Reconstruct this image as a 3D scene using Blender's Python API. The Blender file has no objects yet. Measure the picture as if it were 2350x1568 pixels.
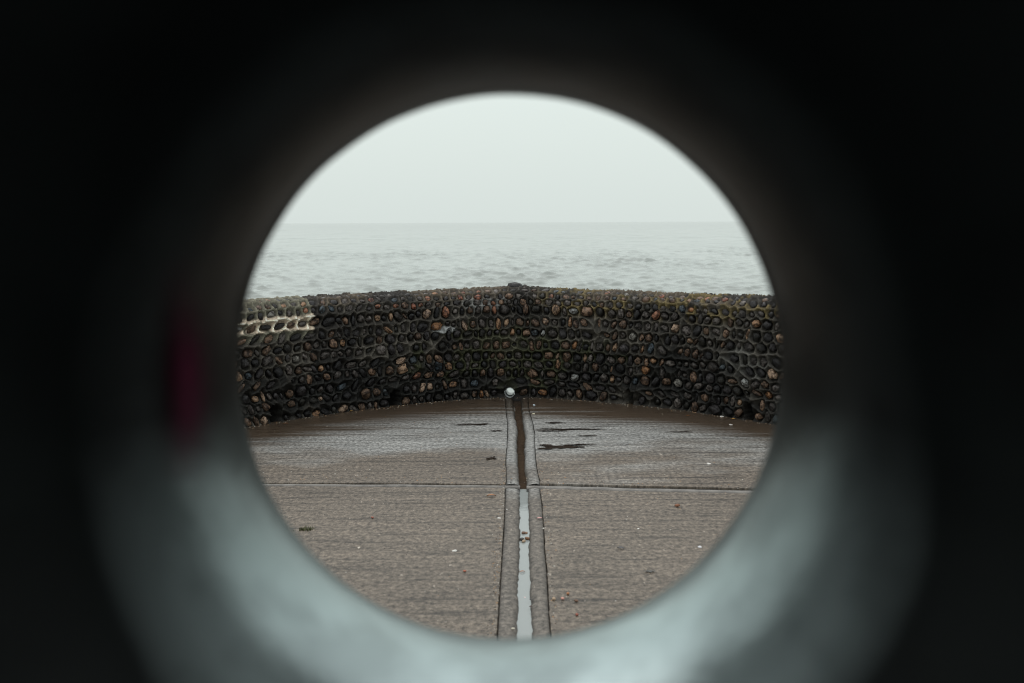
import bpy, bmesh, math, random
import numpy as np
from mathutils import Matrix, Vector

R = math.radians
random.seed(7)
rng = np.random.default_rng(7)
sc = bpy.context.scene
C = sc.collection

# ------------------------------------------------------------------ camera
EYE = Vector((0.0, 0.0, 1.40))
LENS = 35.0
PITCH, ROLL = 6.83, 0.25
cam_d = bpy.data.cameras.new('camera')
cam_d.lens = LENS
cam_d.sensor_width = 36.0
cam_d.sensor_fit = 'HORIZONTAL'
cam_d.clip_start = 0.02
cam_d.clip_end = 60000
cam_d.dof.use_dof = True
cam_d.dof.focus_distance = 8.0
cam_d.dof.aperture_fstop = 4.0
cam = bpy.data.objects.new('camera', cam_d)
C.objects.link(cam)
CAMROT = Matrix.Rotation(R(90 - PITCH), 3, 'X') @ Matrix.Rotation(R(-ROLL), 3, 'Z')
cam.matrix_world = Matrix.Translation(EYE) @ CAMROT.to_4x4()
sc.camera = cam

# ------------------------------------------------------------------ overcast sky
world = bpy.data.worlds.new('World')
sc.world = world
world.use_nodes = True
wn, wl = world.node_tree.nodes, world.node_tree.links
wn.clear()
w_out = wn.new('ShaderNodeOutputWorld')
w_bg = wn.new('ShaderNodeBackground')
w_bg.inputs['Strength'].default_value = 0.1
w_sky = wn.new('ShaderNodeTexSky')
w_sky.sky_type = 'NISHITA'
w_sky.sun_disc = False
w_sky.sun_elevation = R(66)
w_sky.sun_rotation = R(-60)
w_sky.air_density = 1.5
w_sky.dust_density = 6.0
# cloud layer: even pale grey, a little brighter towards the zenith (overcast)
w_tc = wn.new('ShaderNodeTexCoord')
w_sep = wn.new('ShaderNodeSeparateXYZ')
wl.new(w_tc.outputs['Generated'], w_sep.inputs[0])
w_ramp = wn.new('ShaderNodeValToRGB')
w_ramp.color_ramp.elements[0].position = 0.0
w_ramp.color_ramp.elements[0].color = (0.4767, 0.5233, 0.5033, 1)
w_ramp.color_ramp.elements[1].position = 1.0
w_ramp.color_ramp.elements[1].color = (1.0, 1.0, 1.0, 1)
e = w_ramp.color_ramp.elements.new(0.14)
e.color = (0.5333, 0.5900, 0.5667, 1)
wl.new(w_sep.outputs['Z'], w_ramp.inputs['Fac'])
w_mul = wn.new('ShaderNodeVectorMath')
w_mul.operation = 'SCALE'
w_mul.inputs['Scale'].default_value = 15.0
wl.new(w_ramp.outputs['Color'], w_mul.inputs[0])
w_mix = wn.new('ShaderNodeMixRGB')
w_mix.inputs['Fac'].default_value = 0.95
wl.new(w_sky.outputs['Color'], w_mix.inputs['Color1'])
wl.new(w_mul.outputs['Vector'], w_mix.inputs['Color2'])
wl.new(w_mix.outputs['Color'], w_bg.inputs['Color'])
wl.new(w_bg.outputs['Background'], w_out.inputs['Surface'])

sun_d = bpy.data.lights.new('sun', 'SUN')
sun_d.energy = 0.5
sun_d.angle = R(60)
sun_d.color = (1.0, 0.98, 0.95)
sun = bpy.data.objects.new('sun', sun_d)
C.objects.link(sun)
sun_dir = Vector((math.sin(R(-60)) * math.cos(R(66)), math.cos(R(-60)) * math.cos(R(66)), math.sin(R(66))))
sun.rotation_euler = sun_dir.to_track_quat('Z', 'Y').to_euler()

sc.view_settings.view_transform = 'Standard'
sc.view_settings.look = 'None'
sc.view_settings.exposure = 0.0
sc.view_settings.gamma = 1.0
sc.view_settings.use_curve_mapping = False
sc.render.engine = 'CYCLES'
sc.cycles.use_denoising = True
sc.cycles.denoising_prefilter = 'ACCURATE'
sc.cycles.filter_width = 1.05
sc.cycles.max_bounces = 8
sc.cycles.sample_clamp_indirect = 4.0

# ------------------------------------------------------------------ helpers
FPX = LENS / 36.0 * 2350.0


def ray(px, py):
    """direction of the sight line through a point measured on the photograph (2350 px wide)"""
    return (CAMROT @ Vector(((px - 1175.0) / FPX, -(py - 784.0) / FPX, -1.0))).normalized()


def ground(px, py, z=0.0):
    d = ray(px, py)
    t = (z - EYE.z) / d.z
    return EYE + d * t


def project(p):
    q = CAMROT.transposed() @ (Vector(p) - EYE)
    return 1175.0 + q.x / -q.z * FPX, 784.0 - q.y / -q.z * FPX, -q.z


def tag(o, label=None, cat=None, group=None, kind=None):
    if label: o['label'] = label
    if cat: o['category'] = cat
    if group: o['group'] = group
    if kind: o['kind'] = kind
    return o


def link(o, parent=None):
    C.objects.link(o)
    if parent: o.parent = parent
    return o


def mesh_np(name, verts, faces, mat=None, smooth=True):
    me = bpy.data.meshes.new(name)
    verts = np.asarray(verts, dtype=np.float32)
    if isinstance(faces, np.ndarray):
        n, k = faces.shape
        me.vertices.add(len(verts))
        me.vertices.foreach_set('co', verts.ravel())
        me.loops.add(n * k)
        me.loops.foreach_set('vertex_index', faces.astype(np.int32).ravel())
        me.polygons.add(n)
        me.polygons.foreach_set('loop_start', np.arange(0, n * k, k, dtype=np.int32))
        me.polygons.foreach_set('loop_total', np.full(n, k, dtype=np.int32))
        me.update(calc_edges=True)
        me.validate()
    else:
        me.from_pydata([tuple(map(float, v)) for v in verts], [], [tuple(f) for f in faces])
    if smooth:
        me.polygons.foreach_set('use_smooth', np.ones(len(me.polygons), dtype=bool))
    if mat: me.materials.append(mat)
    return me


def set_color(me, rgb, name='Col'):
    a = me.color_attributes.new(name, 'FLOAT_COLOR', 'POINT')
    rgba = np.ones((len(me.vertices), 4), dtype=np.float32)
    rgba[:, :3] = rgb
    a.data.foreach_set('color', rgba.ravel())


def grid_faces(nu, nv):
    i, j = np.meshgrid(np.arange(nu - 1), np.arange(nv - 1), indexing='ij')
    a = i * nv + j
    return np.stack([a, a + nv, a + nv + 1, a + 1], -1).reshape(-1, 4)


_tab = rng.random((256, 256))


def vnoise(x, y):
    x = np.asarray(x, float); y = np.asarray(y, float)
    xi = np.floor(x).astype(int); yi = np.floor(y).astype(int)
    fx = x - xi; fy = y - yi
    fx = fx * fx * (3 - 2 * fx); fy = fy * fy * (3 - 2 * fy)
    g = lambda a, b: _tab[a % 256, b % 256]
    return (g(xi, yi) * (1 - fx) + g(xi + 1, yi) * fx) * (1 - fy) + (g(xi, yi + 1) * (1 - fx) + g(xi + 1, yi + 1) * fx) * fy


def fbm(x, y, o=4):
    s, a, t = 0, 1.0, 0
    for k in range(o):
        s = s + a * vnoise(x * 2 ** k + 17.3 * k, y * 2 ** k + 9.1 * k); t += a; a *= 0.5
    return s / t


def sstep(a, b, x):
    t = np.clip((np.asarray(x, float) - a) / (b - a), 0, 1)
    return t * t * (3 - 2 * t)


class NT:
    """tiny node-graph helper"""
    def __init__(s, name):
        s.m = bpy.data.materials.new(name); s.m.use_nodes = True
        s.t = s.m.node_tree; s.t.nodes.clear()
        s.out = s.t.nodes.new('ShaderNodeOutputMaterial')
        s.p = s.t.nodes.new('ShaderNodeBsdfPrincipled')
        s.t.links.new(s.p.outputs[0], s.out.inputs[0])
    def n(s, typ, **kw):
        nd = s.t.nodes.new('ShaderNode' + typ)
        for k, v in kw.items():
            if k in nd.inputs: nd.inputs[k].default_value = v
            else: setattr(nd, k, v)
        return nd
    def l(s, a, b): s.t.links.new(a, b)
    def coord(s, scale, kind='Object', rot=(0, 0, 0)):
        tc = s.n('TexCoord'); mp = s.n('Mapping')
        mp.inputs['Scale'].default_value = scale; mp.inputs['Rotation'].default_value = rot
        s.l(tc.outputs[kind], mp.inputs[0]); return mp.outputs[0]
    def noise(s, vec, scale, detail=4, rough=0.55):
        nd = s.n('TexNoise'); nd.inputs['Scale'].default_value = scale
        nd.inputs['Detail'].default_value = detail; nd.inputs['Roughness'].default_value = rough
        s.l(vec, nd.inputs['Vector']); return nd.outputs['Fac']
    def ramp(s, fac, stops):
        nd = s.n('ValToRGB'); cr = nd.color_ramp
        while len(cr.elements) < len(stops): cr.elements.new(0.5)
        for el, (p, c) in zip(cr.elements, stops):
            el.position = p
            el.color = (c, c, c, 1) if not isinstance(c, tuple) else (*c, 1)
        s.l(fac, nd.inputs['Fac']); return nd.outputs['Color']
    def mix(s, fac, a, b, blend='MIX'):
        nd = s.n('MixRGB'); nd.blend_type = blend
        for inp, v in (('Fac', fac), ('Color1', a), ('Color2', b)):
            if hasattr(v, 'links'): s.l(v, nd.inputs[inp])
            elif isinstance(v, tuple): nd.inputs[inp].default_value = (*v, 1)
            else: nd.inputs[inp].default_value = v
        return nd.outputs[0]
    def math(s, op, a, b=0.0):
        nd = s.n('Math'); nd.operation = op
        for i, v in enumerate((a, b)):
            if hasattr(v, 'links'): s.l(v, nd.inputs[i])
            else: nd.inputs[i].default_value = v
        return nd.outputs[0]
    def bump(s, h, strength, dist, prev=None):
        nd = s.n('Bump'); nd.inputs['Strength'].default_value = strength; nd.inputs['Distance'].default_value = dist
        s.l(h, nd.inputs['Height'])
        if prev is not None: s.l(prev, nd.inputs['Normal'])
        return nd.outputs[0]
    def set(s, **kw):
        for k, v in kw.items():
            inp = s.p.inputs[k.replace('_', ' ')]
            if hasattr(v, 'links'): s.l(v, inp)
            elif isinstance(v, tuple) and len(v) == 3: inp.default_value = (*v, 1)
            else: inp.default_value = v
        return s.m


# ------------------------------------------------------------------ materials
def mat_concrete(name, tint, stripe=1.0, grey_from=5.95):
    m = NT(name)
    world_v = m.coord((1, 1, 1))
    streak = m.noise(m.coord((1.5, 15, 1)), 1.5, 7, 0.70)        # tamping marks run across the slab
    longs = m.noise(m.coord((0.35, 9, 1)), 1.5, 6, 0.66)
    grit = m.noise(m.coord((44, 36, 1)), 1.0, 4, 0.8)
    spots = m.noise(m.coord((44, 17, 1)), 1.0, 2, 0.5)
    cloud = m.noise(m.coord((0.5, 1.0, 1)), 1.5, 5, 0.6)
    sep = m.n('SeparateXYZ'); m.l(world_v, sep.inputs[0])
    X, Y = sep.outputs['X'], sep.outputs['Y']
    # the bay by the wall is paler grey, brown-grey elsewhere
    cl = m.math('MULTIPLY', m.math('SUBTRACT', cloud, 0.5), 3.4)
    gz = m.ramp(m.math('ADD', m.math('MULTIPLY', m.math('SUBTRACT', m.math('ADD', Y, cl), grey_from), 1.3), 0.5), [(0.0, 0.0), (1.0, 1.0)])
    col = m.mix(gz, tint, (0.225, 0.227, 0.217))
    col = m.mix(1.0, col, m.ramp(streak, [(0.36, 1 - 0.62 * stripe), (0.46, 1 - 0.08 * stripe), (0.52, 1.0), (0.66, 1 + 0.22 * stripe)]), 'MULTIPLY')
    col = m.mix(0.9 * stripe, col, m.ramp(longs, [(0.30, 0.35), (0.40, 0.92), (0.6, 1.04)]), 'MULTIPLY')
    col = m.mix(0.6, col, m.ramp(cloud, [(0.3, 0.72), (0.62, 1.06)]), 'MULTIPLY')
    col = m.mix(0.9, col, m.ramp(grit, [(0.34, 0.18), (0.5, 0.92), (0.66, 1.9)]), 'MULTIPLY')
    col = m.mix(m.ramp(spots, [(0.70, 0.0), (0.75, 0.8)]), col, (0.34, 0.295, 0.245))     # exposed pale aggregate
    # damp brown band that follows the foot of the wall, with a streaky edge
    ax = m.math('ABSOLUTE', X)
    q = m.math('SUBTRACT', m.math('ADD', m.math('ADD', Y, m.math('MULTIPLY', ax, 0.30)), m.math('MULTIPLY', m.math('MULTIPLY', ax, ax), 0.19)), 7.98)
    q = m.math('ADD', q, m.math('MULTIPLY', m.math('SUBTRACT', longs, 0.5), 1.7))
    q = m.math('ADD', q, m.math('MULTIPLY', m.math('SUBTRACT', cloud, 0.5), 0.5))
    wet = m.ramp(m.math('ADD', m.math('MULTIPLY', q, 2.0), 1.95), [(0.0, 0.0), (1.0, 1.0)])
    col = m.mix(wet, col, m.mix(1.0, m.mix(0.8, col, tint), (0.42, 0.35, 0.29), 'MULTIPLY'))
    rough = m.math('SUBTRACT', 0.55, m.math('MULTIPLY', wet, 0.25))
    rough = m.math('ADD', rough, m.math('MULTIPLY', m.math('SUBTRACT', streak, 0.5), 0.3))
    dirt = m.n('Attribute', attribute_name='Dirt').outputs['Fac']       # silt gathered along the seams
    col = m.mix(m.math('MULTIPLY', dirt, m.ramp(cloud, [(0.35, 0.55), (0.55, 1.0)])), col, (0.028, 0.027, 0.024))
    b = m.bump(streak, 0.5, 0.008)
    b = m.bump(grit, 0.5, 0.003, b)
    return m.set(Base_Color=col, Roughness=rough, Normal=b, Specular_IOR_Level=0.4)


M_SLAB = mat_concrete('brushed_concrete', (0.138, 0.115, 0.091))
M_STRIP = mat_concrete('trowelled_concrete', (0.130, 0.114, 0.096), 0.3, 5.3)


def mat_bead():
    m = NT('mortar_bead')
    v = m.coord((1, 1, 1)); n = m.noise(v, 14, 5); g = m.noise(v, 150, 2)
    col = m.ramp(n, [(0.3, (0.08, 0.075, 0.068)), (0.6, (0.19, 0.178, 0.162))])
    return m.set(Base_Color=col, Roughness=0.42, Normal=m.bump(g, 0.5, 0.003, m.bump(n, 0.6, 0.01)))


M_BEAD = mat_bead()


def mat_bed():
    m = NT('gutter_silt')
    v = m.coord((1, 1, 1)); n = m.noise(v, 30, 5); g = m.noise(v, 160, 3)
    col = m.ramp(n, [(0.3, (0.02, 0.016, 0.012)), (0.7, (0.085, 0.065, 0.045))])
    return m.set(Base_Color=col, Roughness=0.35, Normal=m.bump(g, 0.7, 0.004))


M_BED = mat_bed()


def mat_rough_concrete():
    m = NT('groyne_concrete')
    v = m.coord((1, 1, 1)); n = m.noise(v, 1.2, 6); g = m.noise(v, 40, 4)
    col = m.ramp(n, [(0.3, (0.06, 0.06, 0.05)), (0.7, (0.2, 0.19, 0.17))])
    return m.set(Base_Color=col, Roughness=0.8, Normal=m.bump(g, 0.5, 0.01))


M_GROYNE = mat_rough_concrete()


def mat_puddle():
    m = NT('rain_film')
    n = m.noise(m.coord((1, 4, 1)), 6, 2)
    return m.set(Base_Color=(0.035, 0.027, 0.022), Roughness=0.10, IOR=1.33, Normal=m.bump(n, 0.1, 0.001))


M_PUDDLE = mat_puddle()


def mat_gutter_water():
    m = NT('gutter_water')
    n = m.noise(m.coord((9, 22, 1)), 1.0, 3)
    b = m.bump(n, 0.12, 0.004)
    m.set(Base_Color=(0.75, 0.8, 0.78), Roughness=0.03, IOR=1.33, Normal=b)
    m.set(Base_Color=(0.26, 0.285, 0.28))
    return m.m


M_GWATER = mat_gutter_water()


def stone_mat(name, from_object):
    m = NT(name)
    if from_object:
        col = m.n('ObjectInfo').outputs['Color']
        rnd = m.n('ObjectInfo').outputs['Random']
        v0 = m.n('TexCoord').outputs['Object']
        add = m.n('VectorMath'); add.operation = 'ADD'; m.l(v0, add.inputs[0])
        comb = m.n('CombineXYZ'); m.l(m.math('MULTIPLY', rnd, 91.0), comb.inputs[0]); m.l(m.math('MULTIPLY', rnd, 37.0), comb.inputs[1])
        m.l(comb.outputs[0], add.inputs[1]); v = add.outputs[0]
        s = 1.0
    else:
        a = m.n('Attribute', attribute_name='Col'); col = a.outputs['Color']
        v = m.n('TexCoord').outputs['Object']; s = 28.0
    blot = m.noise(v, 1.5 * s, 4, 0.6); fine = m.noise(v, 7 * s, 3, 0.6)
    col = m.mix(m.ramp(blot, [(0.43, 0.95), (0.56, 0.0)]), col, m.mix(1.0, col, (0.14, 0.12, 0.11), 'MULTIPLY'))
    col = m.mix(0.55, col, m.ramp(fine, [(0.3, 0.5), (0.65, 1.15)]), 'MULTIPLY')
    rough = m.ramp(fine, [(0.3, 0.22), (0.7, 0.5)])
    return m.set(Base_Color=col, Roughness=rough, Specular_IOR_Level=0.3,
                 Normal=m.bump(fine, 0.35, 0.12 if from_object else 0.004))


M_STONE = stone_mat('flint_cobble', True)
M_STONE_V = stone_mat('flint_cobble_mass', False)


def mat_mortar():
    m = NT('wet_mortar')
    a = m.n('Attribute', attribute_name='Col')
    v = m.coord((1, 1, 1)); g = m.noise(v, 160, 4, 0.65); n = m.noise(v, 45, 4)
    col = m.mix(0.8, a.outputs['Color'], m.ramp(g, [(0.3, 0.55), (0.68, 1.35)]), 'MULTIPLY')
    col = m.mix(0.6, col, m.ramp(n, [(0.35, 0.6), (0.62, 1.15)]), 'MULTIPLY')
    return m.set(Base_Color=col, Roughness=m.ramp(n, [(0.3, 0.38), (0.7, 0.7)]), Specular_IOR_Level=0.16,
                 Normal=m.bump(g, 0.6, 0.004))


M_MORTAR = mat_mortar()


def mat_plain(name, c, rough=0.5, **kw):
    m = NT(name); n = m.noise(m.coord((1, 1, 1)), 25, 4)
    col = m.ramp(n, [(0.3, tuple(x * 0.7 for x in c)), (0.7, tuple(min(1, x * 1.15) for x in c))])
    return m.set(Base_Color=col, Roughness=rough, **kw)


M_TRICKLE = mat_plain('gutter_trickle', (0.055, 0.038, 0.026), 0.08, IOR=1.33)
M_PIPE = mat_plain('white_pipe_plastic', (0.30, 0.32, 0.32), 0.3)
M_JOINTSHADE = mat_plain('joint_shade_black', (0.008, 0.008, 0.008), 0.7)  # near-black, stands in for the shade inside the joint gaps


def mat_sea():
    m = NT('sea_water')
    v = m.coord((1.0, 1.0, 1.0))
    n1 = m.noise(m.coord((0.9, 1.6, 1)), 1.0, 4, 0.6)
    n2 = m.noise(m.coord((0.10, 0.25, 1)), 1.0, 3, 0.6)
    b = m.bump(n1, 0.25, 0.05)
    b = m.bump(n2, 0.25, 0.15, b)
    return m.set(Base_Color=(0.205, 0.228, 0.212), Roughness=0.08, IOR=1.33, Normal=b)


M_SEA = mat_sea()


def mat_ring():
    m = NT('patinated_bronze')
    # object space: ring axis = Y. bore = sky sheen put into the colour, face = near-black patina
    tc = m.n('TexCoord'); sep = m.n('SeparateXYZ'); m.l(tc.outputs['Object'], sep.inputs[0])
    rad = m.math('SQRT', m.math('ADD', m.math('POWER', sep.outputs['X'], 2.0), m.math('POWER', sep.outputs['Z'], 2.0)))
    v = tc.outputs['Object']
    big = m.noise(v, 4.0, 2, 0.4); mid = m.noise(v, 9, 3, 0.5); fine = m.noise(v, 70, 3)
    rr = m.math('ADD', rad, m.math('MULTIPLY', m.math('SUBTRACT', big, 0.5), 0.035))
    low = m.ramp(m.math('MULTIPLY', sep.outputs['Z'], -3.0), [(0.0, 0.0), (0.75, 1.0)])   # sky reflection painted into the lower half of the bore
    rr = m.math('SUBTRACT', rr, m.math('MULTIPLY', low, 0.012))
    bore_sheen = m.ramp(rr, [(0.280, 1.0), (0.305, 0.80), (0.330, 0.28), (0.356, 0.0)])
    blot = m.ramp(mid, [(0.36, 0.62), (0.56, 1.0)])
    metal = m.mix(bore_sheen, (0.003, 0.004, 0.004), m.mix(low, (0.046, 0.048, 0.048), (0.42, 0.505, 0.51)))
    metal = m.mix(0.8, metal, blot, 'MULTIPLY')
    rough = m.math('ADD', m.math('MULTIPLY', bore_sheen, -0.14), 0.42)
    b = m.bump(mid, 0.08, 0.01)
    b = m.bump(fine, 0.12, 0.002, b)
    return m.set(Specular_Tint=m.mix(low, (0.80, 0.80, 0.80), (1.0, 1.0, 1.0)), Base_Color=metal, Metallic=bore_sheen, Roughness=rough, Specular_IOR_Level=0.08, Normal=b)


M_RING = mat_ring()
M_PLAINRED = mat_plain('plain_red', (0.16, 0.006, 0.022), 0.5)

# ------------------------------------------------------------------ wall plan (metres, from the foot of the wall)
base_px = [(573, 979.5), (620, 972), (676, 962), (760, 949.5), (857, 938), (913, 931), (1007, 920.5), (1114, 914),
           (1161, 911.5), (1205, 910.5), (1327, 917.5), (1444, 928), (1528, 936), (1579, 942.5), (1672, 957.5), (1710, 964), (1766, 972.6)]
foot = [ground(*p) for p in base_px]
fx = np.array([p.x for p in foot]); fy = np.array([p.y for p in foot])
slopeL = (fy[2] - fy[0]) / (fx[2] - fx[0]); slopeR = (fy[-1] - fy[-3]) / (fx[-1] - fx[-3])
xs = np.linspace(-4.2, 4.2, 1681)
ys = np.interp(xs, fx, fy)
# beyond the photograph the walls run on, turning gently back along the groyne
dl = np.clip(fx[0] - xs, 0, None); dr = np.clip(xs - fx[-1], 0, None)
ys = ys - dl * (slopeL + 0.12 * dl) - dr * (-slopeR + 0.12 * dr)
k = np.exp(-0.5 * (np.arange(-60, 61) * 0.005 / 0.10) ** 2); k /= k.sum()
ysm = np.convolve(np.pad(ys, 60, mode='reflect', reflect_type='odd'), k, 'valid')
seg = np.hypot(np.diff(xs), np.diff(ysm))
arc = np.concatenate([[0], np.cumsum(seg)])
arc -= np.interp(0.0, xs, arc)
tx = np.gradient(xs, arc); ty = np.gradient(ysm, arc)
U0, U1 = float(arc[30]), float(arc[-31])


def plan(u):
    x = np.interp(u, arc, xs); y = np.interp(u, arc, ysm)
    a = np.interp(u, arc, tx); b = np.interp(u, arc, ty); l = np.hypot(a, b); a, b = a / l, b / l
    return x, y, a, b          # tangent (a, b); outward normal = (-b, a), pointing to sea


top_px = [(430, 702), (552, 694), (585, 691.6), (727, 681.5), (830, 676), (927, 673), (1020, 669.3), (1091, 665.8), (1150, 660.5), (1190, 659),
          (1225, 660.5), (1280, 664), (1341, 668), (1444, 671.8), (1508, 675), (1649, 679.8), (1766, 682), (1900, 688)]
tpx = np.array([p[0] for p in top_px]); tpy = np.array([p[1] for p in top_px])
THICK = 0.34
# height of the wall at each u: sight line over its crown
us_h = np.linspace(U0, U1, 240)
hh = []
for u in us_h:
    x, y, a, b = plan(u)
    q = Vector((x - b * 0.08, y + a * 0.08, 0.88))
    for _ in range(3):
        px, py, d = project(q)
        ty_ = float(np.interp(np.clip(px, 430, 1900), tpx, tpy))
        dr_ = ray(px, ty_)
        t = math.hypot(q.x, q.y) / math.hypot(dr_.x, dr_.y)
        q.z = EYE.z + dr_.z * t
    hh.append(q.z)
hh = np.array(hh)
uvis = np.array([project(Vector((plan(u)[0], plan(u)[1], 0.5)))[0] for u in us_h])
ok = (uvis > 540) & (uvis < 1800) & (np.abs(us_h) < 3.2)
hh = np.interp(us_h, us_h[ok], hh[ok])


def height(u):
    return np.interp(u, us_h, hh)


SH = 0.105   # shoulder height
SD = 0.13    # shoulder depth
OVER = 0.09  # forward curl of the face, shaped to shade its lower part


def wall_pt(u, v):
    """v: arc along the section, 0 at the foot (floor), up the face, over the rounded shoulder, along the crown.
    returns position and normal (towards the yard)"""
    u = np.asarray(u, float); v = np.asarray(v, float)
    H = height(u); zf = H - SH
    qlen = 0.185
    th = np.clip((v - zf) / qlen, 0, 1) * math.pi / 2
    crown = np.clip(v - zf - qlen, 0, 0.20)
    lean = OVER * sstep(-0.05, 0.62, v)
    off = np.where(v < zf, -lean, -lean + SD * (1 - np.cos(th)) + crown)
    z = np.where(v < zf, v, zf + SH * np.sin(th)) - 0.03 * crown
    x, y, a, b = plan(u)
    P = np.stack([x - b * off, y + a * off, z], -1)
    cn, sn = np.cos(th), np.sin(th)
    N = np.stack([b * cn, -a * cn, sn], -1)
    return P, N, np.stack([a, b, 0 * a], -1)


def uv_of_px(px, py):
    """foot-of-sight point on the wall face for a spot measured on the photograph"""
    d = ray(px, py)
    best = None
    uu = np.linspace(U0, U1, 1600)
    x, y, a, b = plan(uu)
    ang = np.arctan2(x, y) - math.atan2(d.x, d.y)
    i = int(np.argmin(np.abs(ang)))
    t = math.hypot(x[i], y[i]) / math.hypot(d.x, d.y)
    return float(uu[i]), EYE.z + d.z * t


# ------------------------------------------------------------------ cobbles: lay the courses
PIPE_UV = uv_of_px(1170, 903)
PIPE_UV = (PIPE_UV[0], 0.040)
holes = []
for (px, pw, ph) in ((632, 0.078, 0.135), (905, 0.085, 0.125), (1443, 0.066, 0.118), (1718, 0.062, 0.140)):
    by = float(np.interp(px, [p[0] for p in base_px], [p[1] for p in base_px]))
    holes.append((uv_of_px(px, by)[0], pw, ph))

C_DARK = [(0.014, 0.014, 0.015), (0.020, 0.019, 0.020), (0.032, 0.029, 0.030), (0.018, 0.017, 0.014)]
C_GREY = [(0.066, 0.058, 0.053), (0.10, 0.088, 0.08), (0.05, 0.044, 0.04)]
C_BROWN = [(0.12, 0.078, 0.052), (0.17, 0.108, 0.072), (0.10, 0.064, 0.044)]
C_TAN = [(0.34, 0.20, 0.115), (0.38, 0.25, 0.16), (0.30, 0.15, 0.07), (0.44, 0.31, 0.22)]
C_RED = [(0.26, 0.10, 0.06), (0.30, 0.14, 0.085)]
C_BLUE = [(0.05, 0.066, 0.08), (0.065, 0.08, 0.09)]
C_PALE = [(0.36, 0.37, 0.36), (0.30, 0.29, 0.26)]


def pick(v, u, px):
    t = random.random()
    top = v > height(u) - 0.16
    if top:
        tabs = ((0.30, C_DARK), (0.62, C_GREY), (0.78, C_BROWN), (0.86, C_RED), (0.92, C_TAN), (0.98, C_BLUE), (1.0, C_PALE))
    else:
        tabs = ((0.38, C_DARK), (0.64, C_GREY), (0.85, C_BROWN), (0.952, C_TAN), (0.96, C_RED), (0.985, C_BLUE), (1.0, C_PALE))
    for lim, tab in tabs:
        if t <= lim:
            c = random.choice(tab); break
    f = random.uniform(0.95, 1.5) * (0.72 if max(c) > 0.2 else 1.0)
    return tuple(x * f for x in c), t


stones = []   # u, v, half width, half height, tilt, proud, colour, variant
v = 0.034
row = 0
while v < 1.15:
    rh = random.uniform(0.076, 0.094)
    u = U0 + random.uniform(0, 0.05)
    ph = random.uniform(0, 50)
    while u < U1:
        wobble = 0.020 * (float(vnoise(u * 0.9 + ph, row * 0.37)) - 0.5) * 2
        px = project(Vector((plan(u)[0], plan(u)[1], 0.5)))[0]
        vv = v + wobble + random.gauss(0, 0.004)
        lie = float(vnoise(u * 0.8 + 40, row * 1.3 + ph))           # now and then a run of stones laid flat
        small = vv > height(u) - SH - 0.02                            # smaller pebbles on the crown
        if small:
            w = random.uniform(0.040, 0.076); h = random.uniform(0.036, 0.060)
        elif lie > 0.8 or (px < 705 and vv > 0.60):
            w = random.uniform(0.066, 0.110); h = random.uniform(0.038, 0.052)
        else:
            w = 0.051 * math.exp(random.gauss(0, 0.31)); h = min(0.092, 0.071 * math.exp(random.gauss(0, 0.23)))
            if random.random() < 0.2: w, h = random.uniform(0.056, 0.088), random.uniform(0.050, 0.076)
            if random.random() < 0.12: w *= 0.7; h *= 0.75
        side = -1 if u < 0 else 1
        lean = side * min(1.0, abs(u + 0.1) / 1.3) * R(26) * (0.5 + float(vnoise(u * 0.7, row * 0.5 + 3)))
        tilt = -lean + random.gauss(0, R(15))                         # + turns anticlockwise seen from the yard
        gap = random.uniform(0.009, 0.026)
        u += w / 2
        skip = random.random() < 0.05
        for (hu, hw, hgt) in holes:
            if abs(u - hu) < hw / 2 + w * 0.36 and vv < hgt + h * 0.3: skip = True
        if math.hypot(u - PIPE_UV[0], vv - PIPE_UV[1]) < 0.047 + w / 2: skip = True
        zt = height(u) - SH
        if vv > zt + 0.185 + 0.20: skip = True
        if not skip and vv - h / 2 > -0.03:
            col, t = pick(vv, u, px)
            stones.append([u, vv, w / 2 * 0.90, h / 2 * 0.90, tilt, random.uniform(0.55, 0.95) * min(w, h) / 2 * (0.8 if small else 1.0), col,
                           random.randrange(16)])
        u += w / 2 + gap
    v += rh * (0.80 if v > float(height(0)) - SH else 1.0)
    row += 1

# a single flat stone bedded on the very peak of the crown
SU = np.array([s[0] for s in stones]); SV = np.array([s[1] for s in stones])

# ------------------------------------------------------------------ mortar body
STEP = 0.0085
nu = int((U1 - U0) / STEP) + 1
ug = np.linspace(U0, U1, nu)
vmax = float(hh.max()) - SH + 0.185 + 0.20
vg = np.arange(-0.03, vmax, STEP)
nv = len(vg)
UU, VV = np.meshgrid(ug, vg, indexing='ij')
d1 = np.full(UU.shape, 9.0); d2 = np.full(UU.shape, 9.0)
for (su, sv, a, b, tl, pr, col, var) in stones:
    rad = max(a, b) * 2.6
    i0 = max(0, int((su - rad - ug[0]) / STEP)); i1 = min(nu, int((su + rad - ug[0]) / STEP) + 2)
    j0 = max(0, int((sv - rad - vg[0]) / STEP)); j1 = min(nv, int((sv + rad - vg[0]) / STEP) + 2)
    if i1 <= i0 or j1 <= j0: continue
    du = UU[i0:i1, j0:j1] - su; dv = VV[i0:i1, j0:j1] - sv
    c, s = math.cos(tl), math.sin(tl)
    q = np.hypot((du * c + dv * s) / a, (-du * s + dv * c) / b)
    D1 = d1[i0:i1, j0:j1]; D2 = d2[i0:i1, j0:j1]
    D2[...] = np.where(q < D1, D1, np.minimum(D2, q)); D1[...] = np.minimum(D1, q)
edge = np.clip((d2 - d1), 0, 2)                        # 0 on the line midway between two stones
ridge = np.exp(-(edge / 0.34) ** 2) * sstep(1.0, 1.22, d1)
groove = np.exp(-((d1 - 1.06) / 0.17) ** 2)
crown_f = sstep(0.0, 0.10, VV - (height(UU) - SH))
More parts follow.
